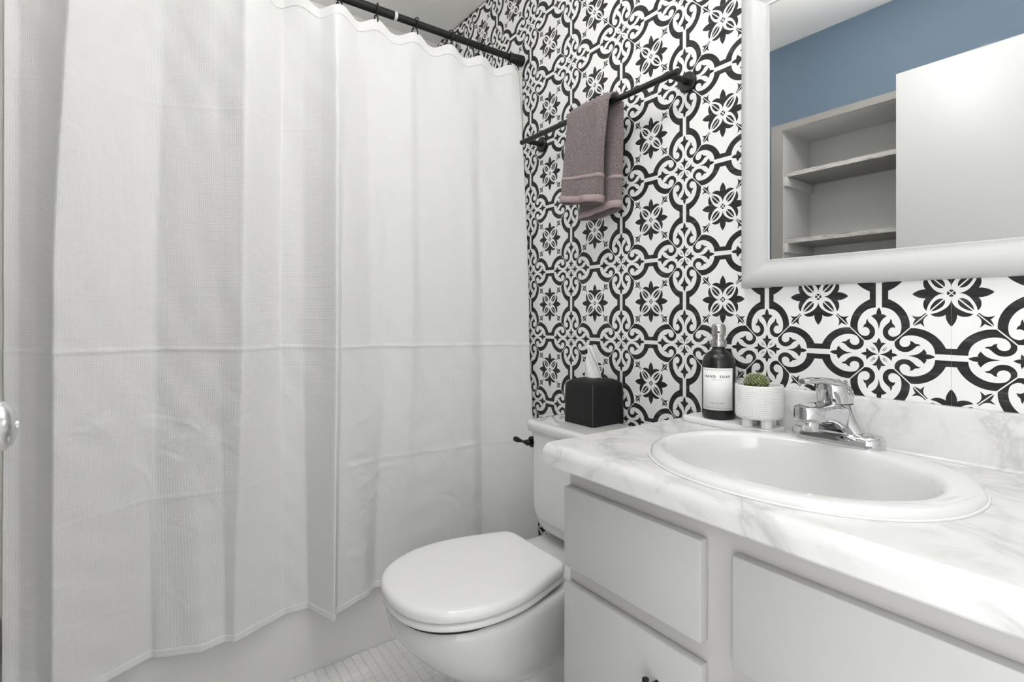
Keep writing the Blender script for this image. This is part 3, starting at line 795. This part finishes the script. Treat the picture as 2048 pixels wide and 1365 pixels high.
# cabinet
XCb, YFF, YDF = -.800, -.455, -.474
vc = empty('vanity_cabinet', (-.1, -.23, 0), 'white painted vanity cabinet with flat drawer fronts under the counter', 'cabinet')
box('side_panel', XCb, XCb + .018, YFF + .018, -.0015, 0, .766, M['cabinet'], vc, .001)
box('side_panel', XE - .02, XE - .001, YFF + .018, -.0015, 0, .766, M['cabinet'], vc, .001)
box('bottom_panel', XCb + .018, XE - .02, YFF + .018, -.0015, .09, .108, M['cabinet'], vc)
XS = [(-.7965, -.4800), (-.4275, .016), (.068, .384)]
ZD = [(.7255, .5715), (.5385, .385), (.352, .125)]
bmf = bmesh.new()
stiles = [(XCb, XCb + .03), (-.505, -.405), (-.008, .092), (.36, XE - .001)]
for a in stiles: boxbm(a[0], a[1], YFF, YFF + .018, .0, .766, bm=bmf)
for (a, b_) in ((.70, .766), (.535, .585), (.345, .40), (.06, .14)):
    for k in range(3): boxbm(stiles[k][1], stiles[k + 1][0], YFF, YFF + .018, a, b_, bm=bmf)
bmlink('face_frame', bmf, M['cabinet_frame'], vc, smooth=False)
def pull(x, z, par, vertical=True):
    L_ = .05
    if vertical:
        a = tube([(x, YDF - .028, z - L_), (x, YDF - .028, z + L_)], .0055, 14); p1 = tube([(x, YDF, z - .032), (x, YDF - .028, z - .032)], .0045, 10); p2 = tube([(x, YDF, z + .032), (x, YDF - .028, z + .032)], .0045, 10)
    else:
        a = tube([(x - L_, YDF - .028, z), (x + L_, YDF - .028, z)], .0055, 14); p1 = tube([(x - .032, YDF, z), (x - .032, YDF - .028, z)], .0045, 10); p2 = tube([(x + .032, YDF, z), (x + .032, YDF - .028, z)], .0045, 10)
    v, f = merge(a, p1, p2); return mk('pull_handle', v, f, M['black'], par, sharp=40)
def front(name, xa, xb, za, zb):
    return box(name, xa, xb, YDF, YFF - .0012, min(za, zb), max(za, zb), M['cabinet'], vc, .0014, 2)
front('drawer_front', XS[0][0], XS[0][1], .7255, .5715)
d2 = front('door_panel', XS[0][0], XS[0][1], .5375, .115); pull(-.562, .437, d2)
front('drawer_front', XS[1][0], XS[1][1], .7225, .5650)
for (xa, xb, hx) in ((-.4275, -.208, -.245), (-.203, .016, -.166)):
    d = front('door_panel', xa, xb, .5325, .115); pull(hx, .437, d)
front('drawer_front', XS[2][0], XS[2][1], .7255, .5715); d = front('door_panel', XS[2][0], XS[2][1], .5375, .115); pull(.11, .437, d)

# ================================================================== TOILET
TX = -1.125
to = empty('toilet', (TX, -.35, 0), 'white two-piece toilet with its round lid closed beside the vanity', 'toilet')
LID = [(0, -.2935), (.085, -.2935), (.112, -.297), (.128, -.307), (.137, -.325), (.150, -.362), (.165, -.405), (.177, -.45), (.1825, -.50), (.180, -.552), (.166, -.602), (.139, -.648), (.100, -.681), (.052, -.699), (0, -.7045)]
def egg(pts, z, ins=0.0, dome=0.0, cx=TX):
    half = catmull(pts, 4); cyc = -.49
    ring = [(cx + p[0], p[1]) for p in half] + [(cx - p[0], p[1]) for p in half[-2:0:-1]]
    R = np.array(ring); c = np.array([cx, cyc]); d = R - c; ln = np.linalg.norm(d, axis=1, keepdims=True)
    R = c + d * (1 - ins / ln)
    return [(p[0], p[1], z) for p in R]
ZL = .4515
v, f = loft([egg(LID, ZL - .027, .004), egg(LID, ZL - .024, .0), egg(LID, ZL - .012, -.0008), egg(LID, ZL - .005, .003), egg(LID, ZL - .0018, .0085), egg(LID, ZL - .0004, .018), egg(LID, ZL + .0008, .05), egg(LID, ZL + .0015, .12)])
mk('lid', v, f, M['plastic'], to, sharp=60)
v, f = loft([egg(LID, ZL - .0475, .009), egg(LID, ZL - .0445, .004), egg(LID, ZL - .035, .003), egg(LID, ZL - .0315, .006), egg(LID, ZL - .031, .05)], True, True)
mk('seat', v, f, M['plastic'], to, sharp=60)
v, f = loft([egg(LID, ZL - .056, .016), egg(LID, ZL - .026, .016)]); mk('gap_shade', v, f, M['gapdark'], to)  # dark slug paints the shade between lid, seat and bowl
# bowl and pedestal: one lofted shell
def bowl_ring(z, hw, yf, yb, hwb, ym, n=72):
    # front half ellipse-like, back tapering to a straight neck of half width hwb
    pts = [(0, yb), (hwb * .85, yb), (hwb, yb - .015), (hwb + (hw - hwb) * .25, yb + (ym - yb) * .45), (hw * .93, ym + (yb - ym) * .22), (hw, ym), (hw * .97, ym + (yf - ym) * .30), (hw * .83, ym + (yf - ym) * .60), (hw * .60, ym + (yf - ym) * .82), (hw * .31, ym + (yf - ym) * .955), (0, yf)]
    half = catmull(pts, 4)
    return [(TX + p[0], p[1], z) for p in half] + [(TX - p[0], p[1], z) for p in half[-2:0:-1]]
BR = [(.3965, .160, -.670, -.075, .120, -.48), (.3985, .172, -.684, -.065, .130, -.48), (.392, .179, -.693, -.060, .135, -.48), (.380, .182, -.696, -.058, .135, -.48), (.350, .180, -.688, -.060, .128, -.478), (.320, .175, -.668, -.068, .118, -.47), (.298, .169, -.650, -.075, .112, -.465), (.274, .160, -.628, -.085, .106, -.455), (.250, .148, -.602, -.095, .101, -.44), (.228, .134, -.574, -.10, .099, -.42), (.210, .120, -.545, -.105, .098, -.40), (.197, .108, -.512, -.105, .097, -.38), (.188, .100, -.475, -.105, .097, -.36), (.178, .098, -.448, -.105, .097, -.34), (.160, .098, -.436, -.10, .097, -.33), (.08, .100, -.430, -.095, .099, -.33), (.03, .104, -.436, -.09, .103, -.33), (.012, .110, -.444, -.085, .109, -.33), (.0, .112, -.447, -.085, .111, -.33)]
v, f = loft([bowl_ring(*b_) for b_ in BR]); mk('bowl', v, f, M['porcelain'], to, sharp=60)
for sx in (-1, 1):
    v, f = tube([(TX + sx * .075 - .016, -.289, ZL - .034), (TX + sx * .075 + .016, -.289, ZL - .034)], .010, 14); mk('hinge', v, f, M['plastic'], to, sharp=40)
# tank
TY0, TY1 = -.200, -.018
def rr(cx, cy, a, b_, z, p=7, n=64): return superell(cx, cy, a, b_, z, n, p)
tcy = (TY0 + TY1) / 2
rings = [rr(TX, tcy, .110, .070, .424, 4), rr(TX, tcy, .135, .080, .426, 5), rr(TX, tcy, .152, .0845, .435, 6), rr(TX, tcy, .1605, .0875, .452, 7), rr(TX, tcy, .165, .089, .49, 8), rr(TX, tcy, .169, .0905, .60, 9), rr(TX, tcy, .172, .091, .712, 9)]
v, f = loft(rings); tank = mk('tank', v, f, M['porcelain'], to, sharp=60)
# raised border on the tank front: a thin panel lying in it
pan = [(TX + p[0], TY0 - .0008, p[1]) for p in [(q[0], q[2]) for q in superell(0, 0, .138, .0, 0, 4)][:0]]
half = catmull([(-.139, .712), (-.139, .60), (-.137, .50), (-.128, .474), (-.105, .463), (0, .460), (.105, .463), (.128, .474), (.137, .50), (.139, .60), (.139, .712)], 4)
rg0 = [(TX + p[0], TY0 - .0005, p[1]) for p in half]; rg1 = [(TX + p[0] * .985, TY0 - .0045, .712 + (p[1] - .712) * .987) for p in half]
v, f = loft([rg0, rg1], False, True); mk('front_panel', v, f, M['porcelain'], tank, sharp=35)
ZTL = .745
rings = [rr(TX, tcy - .001, .180, .096, ZTL - .033, 8), rr(TX, tcy - .001, .1835, .0995, ZTL - .031, 8), rr(TX, tcy - .002, .186, .102, ZTL - .012, 8), rr(TX, tcy - .002, .185, .101, ZTL - .005, 8), rr(TX, tcy - .002, .180, .096, ZTL - .0008, 8), rr(TX, tcy - .002, .165, .082, ZTL, 8)]
v, f = loft(rings); mk('tank_lid', v, f, M['porcelain'], to, sharp=60)
# flush lever
LX, LZ = TX - .151, .6815
v, f = tube([(LX, TY0 + .0015, LZ), (LX, TY0 - .004, LZ), (LX, TY0 - .006, LZ)], [.0165, .0165, .013], 24); fl_ = mk('flush_lever', v, f, M['bronze'], to, sharp=40)
v, f = tube([(LX, TY0 - .005, LZ), (LX, TY0 - .013, LZ), (LX, TY0 - .021, LZ), (LX, TY0 - .024, LZ)], [.006, .009, .009, .003], 16); mk('lever_boss', v, f, M['bronze'], fl_)
v, f = tube([(LX, TY0 - .017, LZ), (LX - .010, TY0 - .019, LZ), (LX - .016, TY0 - .020, LZ), (LX - .026, TY0 - .022, LZ + .0005), (LX - .044, TY0 - .025, LZ + .002), (LX - .054, TY0 - .0265, LZ + .003), (LX - .058, TY0 - .027, LZ + .003)], [.0065, .007, .004, .0045, .0085, .0075, .002], 14); mk('lever_arm', v, f, M['bronze'], fl_)
# supply line
sl = empty('water_supply_line', (TX - .12, -.03, .13), 'grey water supply line rising behind the toilet bowl', 'pipe')
v, f = tube([(TX - .135, -.045, .16), (TX - .137, -.05, .25), (TX - .13, -.06, .35), (TX - .12, -.07, .424)], .006, 10); mk('hose', v, f, M['hose'], sl)
v, f = tube([(TX - .135, -.0005, .15), (TX - .135, -.045, .15), (TX - .135, -.06, .15)], [.01, .01, .008], 12); mk('shutoff_valve', v, f, M['chrome'], sl)

# ================================================================== TISSUE COVER
bx0, bx1, by0, by1, bz0 = -1.208, -1.086, -.129, -.007, ZTL + .0006
tc = empty('tissue_box_cover', (-1.147, -.068, bz0), 'black leatherette cube tissue box cover on the toilet tank', 'tissue box')
bmb = bmesh.new()
cxx, cyy = (bx0 + bx1) / 2, (by0 + by1) / 2
def sq(h, z, p=14, n=64): return superell(cxx, cyy, h, h, z, n, p)
rings = [sq(.061, bz0, 30), sq(.0612, bz0 + .002, 30), sq(.061, bz0 + .09, 26), sq(.0606, bz0 + .112, 20), sq(.0585, bz0 + .119, 14), sq(.053, bz0 + .1245, 9), sq(.043, bz0 + .1285, 6), sq(.030, bz0 + .1315, 4), sq(.019, bz0 + .1325, 3), sq(.016, bz0 + .130, 2.5)]
v, f = loft(rings); mk('cover', v, f, M['leather'], tc, sharp=60)
for (sx, sy) in ((1, -1), (-1, -1), (1, 1), (-1, 1)):
    v, f = tube([(cxx + sx * .0604, cyy + sy * .0604, bz0 + .001), (cxx + sx * .0602, cyy + sy * .0602, bz0 + .09), (cxx + sx * .0596, cyy + sy * .0596, bz0 + .112), (cxx + sx * .056, cyy + sy * .056, bz0 + .119)], .0009, 6); mk('corner_seam', v, f, M['stitch'], tc)
# tissue
TV, TF = [], []
nu, nvv = 26, 26
for i in range(nu):
    t = i / (nu - 1); z = bz0 + .126 + t * .098
    wd = .030 * (1 - t ** 1.7) + .0035; cxo = cxx + .000 - .020 * t + .006 * math.sin(t * 3)
    for j in range(nvv):
        u = j / (nvv - 1) * 2 - 1
        # an S-folded leaf standing out of the slot
        x = cxo + wd * u; y = cyy + .010 * math.sin(u * 2.6 + t * 1.5) * (1 - .5 * t) + .004 * math.sin(u * 9 + t * 12) * t
        TV.append((x, y, z - .016 * u * u * (1 - t) + .003 * math.sin(u * 7)))
for i in range(nu - 1):
    for j in range(nvv - 1):
        a = i * nvv + j; TF.append((a, a + 1, a + nvv + 1, a + nvv))
ts = mk('tissue', TV, TF, M['tissue']); so = ts.modifiers.new('ply', 'SOLIDIFY'); so.thickness = .0012
props(ts, 'white tissue standing out of the black box cover', 'tissue')

# ================================================================== TRAY, SOAP, POT
ZTR = ZK + .0135
try_ = empty('tray', (-.69, -.06, ZK), 'narrow white tray on the counter under the soap and the cactus pot', 'tray')
v, f = loft([superell(-.694, -.0648, .1075, .0365, ZK + .0004, 64, 14), superell(-.694, -.0648, .1085, .0375, ZK + .002, 64, 14), superell(-.694, -.0648, .109, .038, ZK + .0115, 64, 14), superell(-.694, -.0648, .1083, .0373, ZTR - .0006, 64, 14), superell(-.694, -.0648, .1065, .0355, ZTR, 64, 14)])
mk('tray_body', v, f, M['tray'], try_, sharp=50)

BXb, BYb = -.7315, -.0575
bt = empty('soap_dispenser', (BXb, BYb, ZTR), 'black pump bottle with a white hand soap label on the tray', 'soap dispenser')
R = .0375
prof = [(.001, .0), (R - .004, .0002), (R - .001, .002), (R, .006), (R, .122), (R - .0008, .132), (R - .0045, .143), (R - .012, .1515), (R - .020, .1565), (.0165, .159), (.0145, .1615), (.0145, .172)]
v, f = lathe(prof, 56, (BXb, BYb, ZTR + .0003)); mk('bottle', v, f, M['bottle'], bt, sharp=60)
pp = [(.0178, .166), (.0182, .167), (.0182, .180), (.0175, .1812), (.0135, .182), (.0130, .1915), (.0158, .1925), (.0160, .194), (.0160, .210), (.0152, .2155), (.0125, .2185), (.001, .2195)]
v, f = lathe(pp, 40, (BXb, BYb, ZTR)); pm = mk('pump', v, f, M['steel'], bt, sharp=40)
# label facing the camera
la0 = math.atan2(CAM[1] - BYb, CAM[0] - BXb) - .10
def cyl(u, z, r=R + .0005): return (BXb + r * math.cos(la0 + u / R), BYb + r * math.sin(la0 + u / R), ZTR + z)
def lpatch(name, u0, u1, z0, z1, r, mt, par, n=28):
    V_ = []; 
    for i in range(n + 1):
        u = u0 + (u1 - u0) * i / n
        V_ += [cyl(u, z0, r), cyl(u, z1, r)]
    F_ = [(2 * i, 2 * i + 2, 2 * i + 3, 2 * i + 1) for i in range(n)]
    o = mk(name, V_, F_, mt, par); so = o.modifiers.new('paper', 'SOLIDIFY'); so.thickness = .0003; so.offset = 0; return o
lb = lpatch('label', -.0385, .0385, .0225, .1185, R + .0004, M['label'], bt)
# the pump nozzle hole faces the viewer
v, f = tube([(BXb + .0150 * math.cos(la0 + .1), BYb + .0150 * math.sin(la0 + .1), ZTR + .2005), (BXb + .0170 * math.cos(la0 + .1), BYb + .0170 * math.sin(la0 + .1), ZTR + .2005)], .0024, 14); mk('nozzle', v, f, M['ink'], pm)
def textpart(txt, size, zc_, mt, spacing, par):
    cu = bpy.data.curves.new('txt', 'FONT'); cu.body = txt; cu.size = size; cu.align_x = 'CENTER'; cu.space_character = spacing; cu.resolution_u = 3; cu.offset = .00012
    to_ = bpy.data.objects.new('txt', cu); COL.objects.link(to_)
    dg = bpy.context.evaluated_depsgraph_get(); me = bpy.data.meshes.new_from_object(to_.evaluated_get(dg))
    bpy.data.objects.remove(to_)
    for v_ in me.vertices: v_.co = cyl(v_.co.x, zc_ + v_.co.y, R + .0010)
    me.name = 'lettering'; me.materials.clear()
    return link('lettering', me, mt, par, smooth=False)
textpart('HAND  SOAP', .0078, .0970, M['ink'], 1.35, lb)
for (a, b_) in ((-.0155, -.0060), (-.0030, .0030), (.0060, .0155)):
    lpatch('small_print', a, b_, .0385, .0396, R + .0009, M['greyink'], lb, 4)
lpatch('rule_line', -.011, .011, .0922, .0926, R + .0009, M['greyink'], lb, 8)
for z in (.0272, .1150): lpatch('rule_line', -.0385, .0385, z, z + .0004, R + .0009, M['greyink'], lb, 20)

PX, PY, ZP = -.6235, -.0690, ZTR
pt = empty('plant_pot', (PX, PY, ZP), 'white footed pot with a ribbed basket texture beside the soap', 'pot')
PR = .0490; n = 72; pz0 = .0185
prof = [(.001, pz0), (PR - .012, pz0), (PR - .004, pz0 + .0012), (PR - .0012, pz0 + .004), (PR, pz0 + .008), (PR, .088), (PR - .0004, .0900), (PR - .0015, .0905), (PR - .0035, .0905), (PR - .0045, .0895), (PR - .0045, .078)]
v, f = lathe(prof, n, (PX, PY, ZP), caps=False)
bd = mk('pot_body', v, f, M['pot'], pt, sharp=60)
me = bd.data; uvl = me.uv_layers.new(name='UVMap')
for p in me.polygons:
    us = [math.atan2(me.vertices[me.loops[li].vertex_index].co.y - PY, me.vertices[me.loops[li].vertex_index].co.x - PX) for li in p.loop_indices]
    if max(us) - min(us) > PI: us = [u + 2 * PI if u < 0 else u for u in us]
    for li, u in zip(p.loop_indices, us): uvl.data[li].uv = (u * PR, me.vertices[me.loops[li].vertex_index].co.z)
la = math.atan2(CAM[1] - PY, CAM[0] - PX)
for k in range(4):
    a = la + .55 + k * PI / 2
    v, f = lathe([(.0105, .0), (.0113, .0008), (.0113, pz0 + .001)], 28, (PX + .0275 * math.cos(a), PY + .0275 * math.sin(a), ZP + .0003)); mk('foot', v, f, M['potplain'], pt, sharp=40)
v, f = lathe([(.001, .083), (.03, .0825), (PR - .0047, .0800)], 40, (PX, PY, ZP), caps=False); mk('soil', v, f, M['soil'], pt)

# cactus: globe of spiralled tubercles with pale spines
cax, cay, caz = PX - .004, PY - .004, ZP + .0815
cc = empty('cactus', (cax, cay, caz), 'small round green cactus with pale spines in the white pot', 'cactus')
RC, HC = .0245, .030
v, f = lathe([(max(.0005, RC * math.cos(a) ** .8 if a > 0 else RC * (.86 + .14 * (1 + a / .5))), HC * (.35 + .65 * math.sin(max(a, 0)))) if a >= 0 else (RC * .9, HC * .35 * (1 + a / .5)) for a in [-.5, -.25, 0, .25, .5, .75, 1.0, 1.25, 1.45, 1.56]], 36, (cax, cay, caz)); mk('globe', v, f, M['cactus'], cc)
TVs, SVs = [], []
ga = PI * (3 - 5 ** .5)
NT = 150
for k in range(NT):
    t = (k + .5) / NT; el = math.asin(min(1, 1 - t * 1.02)) if t < .98 else 0
    az = k * ga
    zz = HC * (.30 + .70 * math.sin(el)) if el > .02 else HC * .3 * random.random()
    rr_ = RC * max(.02, math.cos(el) ** .85)
    c = Vector((cax + rr_ * math.cos(az), cay + rr_ * math.sin(az), caz + zz)); nn = Vector((math.cos(az) * math.cos(el), math.sin(az) * math.cos(el), math.sin(el) + .15)).normalized()
    TVs.append(tube([c - nn * .001, c + nn * .0012, c + nn * .0024], [.0029, .0022, .0006], 7))
    tip = c + nn * .0024
    for q in range(7):
        d = (nn * .55 + Vector((random.uniform(-1, 1), random.uniform(-1, 1), random.uniform(-1, 1)))).normalized()
        SVs.append(tube([tip, tip + d * random.uniform(.0022, .0042)], [.00022, .00008], 4))
v, f = merge(*TVs); o = mk('tubercles', v, f, M['cactus'], cc); o['kind'] = 'stuff'
v, f = merge(*SVs); o = mk('spines', v, f, M['spine'], cc, smooth=False); o['kind'] = 'stuff'

# ================================================================== DOOR, NICHE SHELVES (mirror view) AND KNOB
DXE, DYF_ = -.812, -1.290
door = props(box('door_1', DXE, -.10, DYF_ - .036, DYF_, .012, 2.018, M['door'], None, .0015), 'white slab door swung open, reflected in the mirror', 'door', kind=S)
KX, KZ = -.752, .9485
v, f = tube([(KX, DYF_ - .0005, KZ), (KX, DYF_ + .005, KZ), (KX, DYF_ + .008, KZ)], [.031, .031, .026], 36); kn = mk('door_knob', v, f, M['nickel'], door, sharp=40)
v, f = tube([(KX, DYF_ + .006, KZ), (KX, DYF_ + .020, KZ), (KX, DYF_ + .024, KZ), (KX, DYF_ + .030, KZ), (KX, DYF_ + .038, KZ), (KX, DYF_ + .045, KZ), (KX, DYF_ + .050, KZ), (KX, DYF_ + .0525, KZ), (KX, DYF_ + .0525, KZ)], [.011, .0115, .017, .0235, .026, .0245, .0195, .0125, .001], 36); mk('knob_ball', v, f, M['nickel'], kn, sharp=50)
v, f = tube([(KX, DYF_ + .052, KZ), (KX, DYF_ + .0545, KZ)], [.0048, .004], 16); mk('lock_button', v, f, M['nickel'], kn, sharp=40)
for z in (.25, 1.02, 1.80):
    v, f = tube([(-.095, DYF_ + .002, z - .045), (-.095, DYF_ + .002, z + .045)], .006, 12); mk('hinge', v, f, M['nickel'], door, sharp=40)

for i, (zt, lab) in enumerate(((1.7515, 'upper grey shelf with raw plywood edge in the niche seen in the mirror'), (1.4295, 'lower grey shelf with raw plywood edge in the niche seen in the mirror'), (1.105, 'grey niche shelf hidden below the bottom edge of the mirror'))):
    sh = empty('niche_shelf', ((NX0 + NX1) / 2, -1.5, zt - .02), lab, 'shelf', 'shelves in the wall niche')
    box('board', NX0 + .0008, NX1 - .0008, NYB + .0008, YF - .012, zt - .019, zt, M['shelf'], sh)
    box('front_edge', NX0 + .0008, NX1 - .0008, YF - .012, YF - .0105, zt - .0195, zt + .0003, M['ply'], sh)
    for (a, b_) in ((NX0 + .0008, NX0 + .019), (NX1 - .019, NX1 - .0008)):
        box('cleat', a, b_, NYB + .0008, YF - .006, zt - .062, zt - .0195, M['grey'], sh, .001)

# ================================================================== LAMPS (above and behind the picture)
vl = empty('vanity_light', (-.45, -.02, 2.05), 'chrome vanity light bar with frosted globes above the mirror', 'light fixture')
box('back_bar', -.76, -.14, -.03, -.0006, 2.01, 2.09, M['chrome'], vl, .004)
for xx in (-.66, -.45, -.24):
    v, f = tube([(xx, -.03, 2.05), (xx, -.05, 2.05)], .02, 18); mk('lamp_holder', v, f, M['chrome'], vl, sharp=40)
    v, f = lathe([(max(.0005, .052 * math.sin(PI * k / 14)), -.052 * math.cos(PI * k / 14)) for k in range(15)], 28, (xx, -.10, 2.05)); mk('globe', v, f, M['bulb'], vl)
cl = empty('ceiling_light', (-.85, -.75, ZC - .06), 'round flush ceiling light with a frosted dome', 'light fixture')
v, f = lathe([(.15, 0), (.155, -.002), (.155, -.018), (.15, -.02)], 48, (-.85, -.75, ZC - .0005)); mk('ring', v, f, M['nickel'], cl, sharp=40)
v, f = lathe([(.145 * math.cos(a) ** .6, -.019 - .11 * math.sin(a)) for a in np.linspace(0, 1.565, 14)], 48, (-.85, -.75, ZC)); mk('dome', v, f, M['dome'], cl)
al = empty('alcove_fill', (-2.0, -1.0, ZC - .06), 'added unseen fill light on the bathtub alcove ceiling', 'light fixture')  # added fill, brightens the alcove ceiling above the curtain
v, f = lathe([(.09, 0), (.094, -.002), (.094, -.014), (.09, -.016)], 40, (-2.0, -1.0, ZC - .0005)); mk('ring', v, f, M['nickel'], al, sharp=40)
v, f = lathe([(.086 * math.cos(a) ** .6, -.015 - .08 * math.sin(a)) for a in np.linspace(0, 1.565, 12)], 40, (-2.0, -1.0, ZC)); mk('dome', v, f, M['alcove'], al)
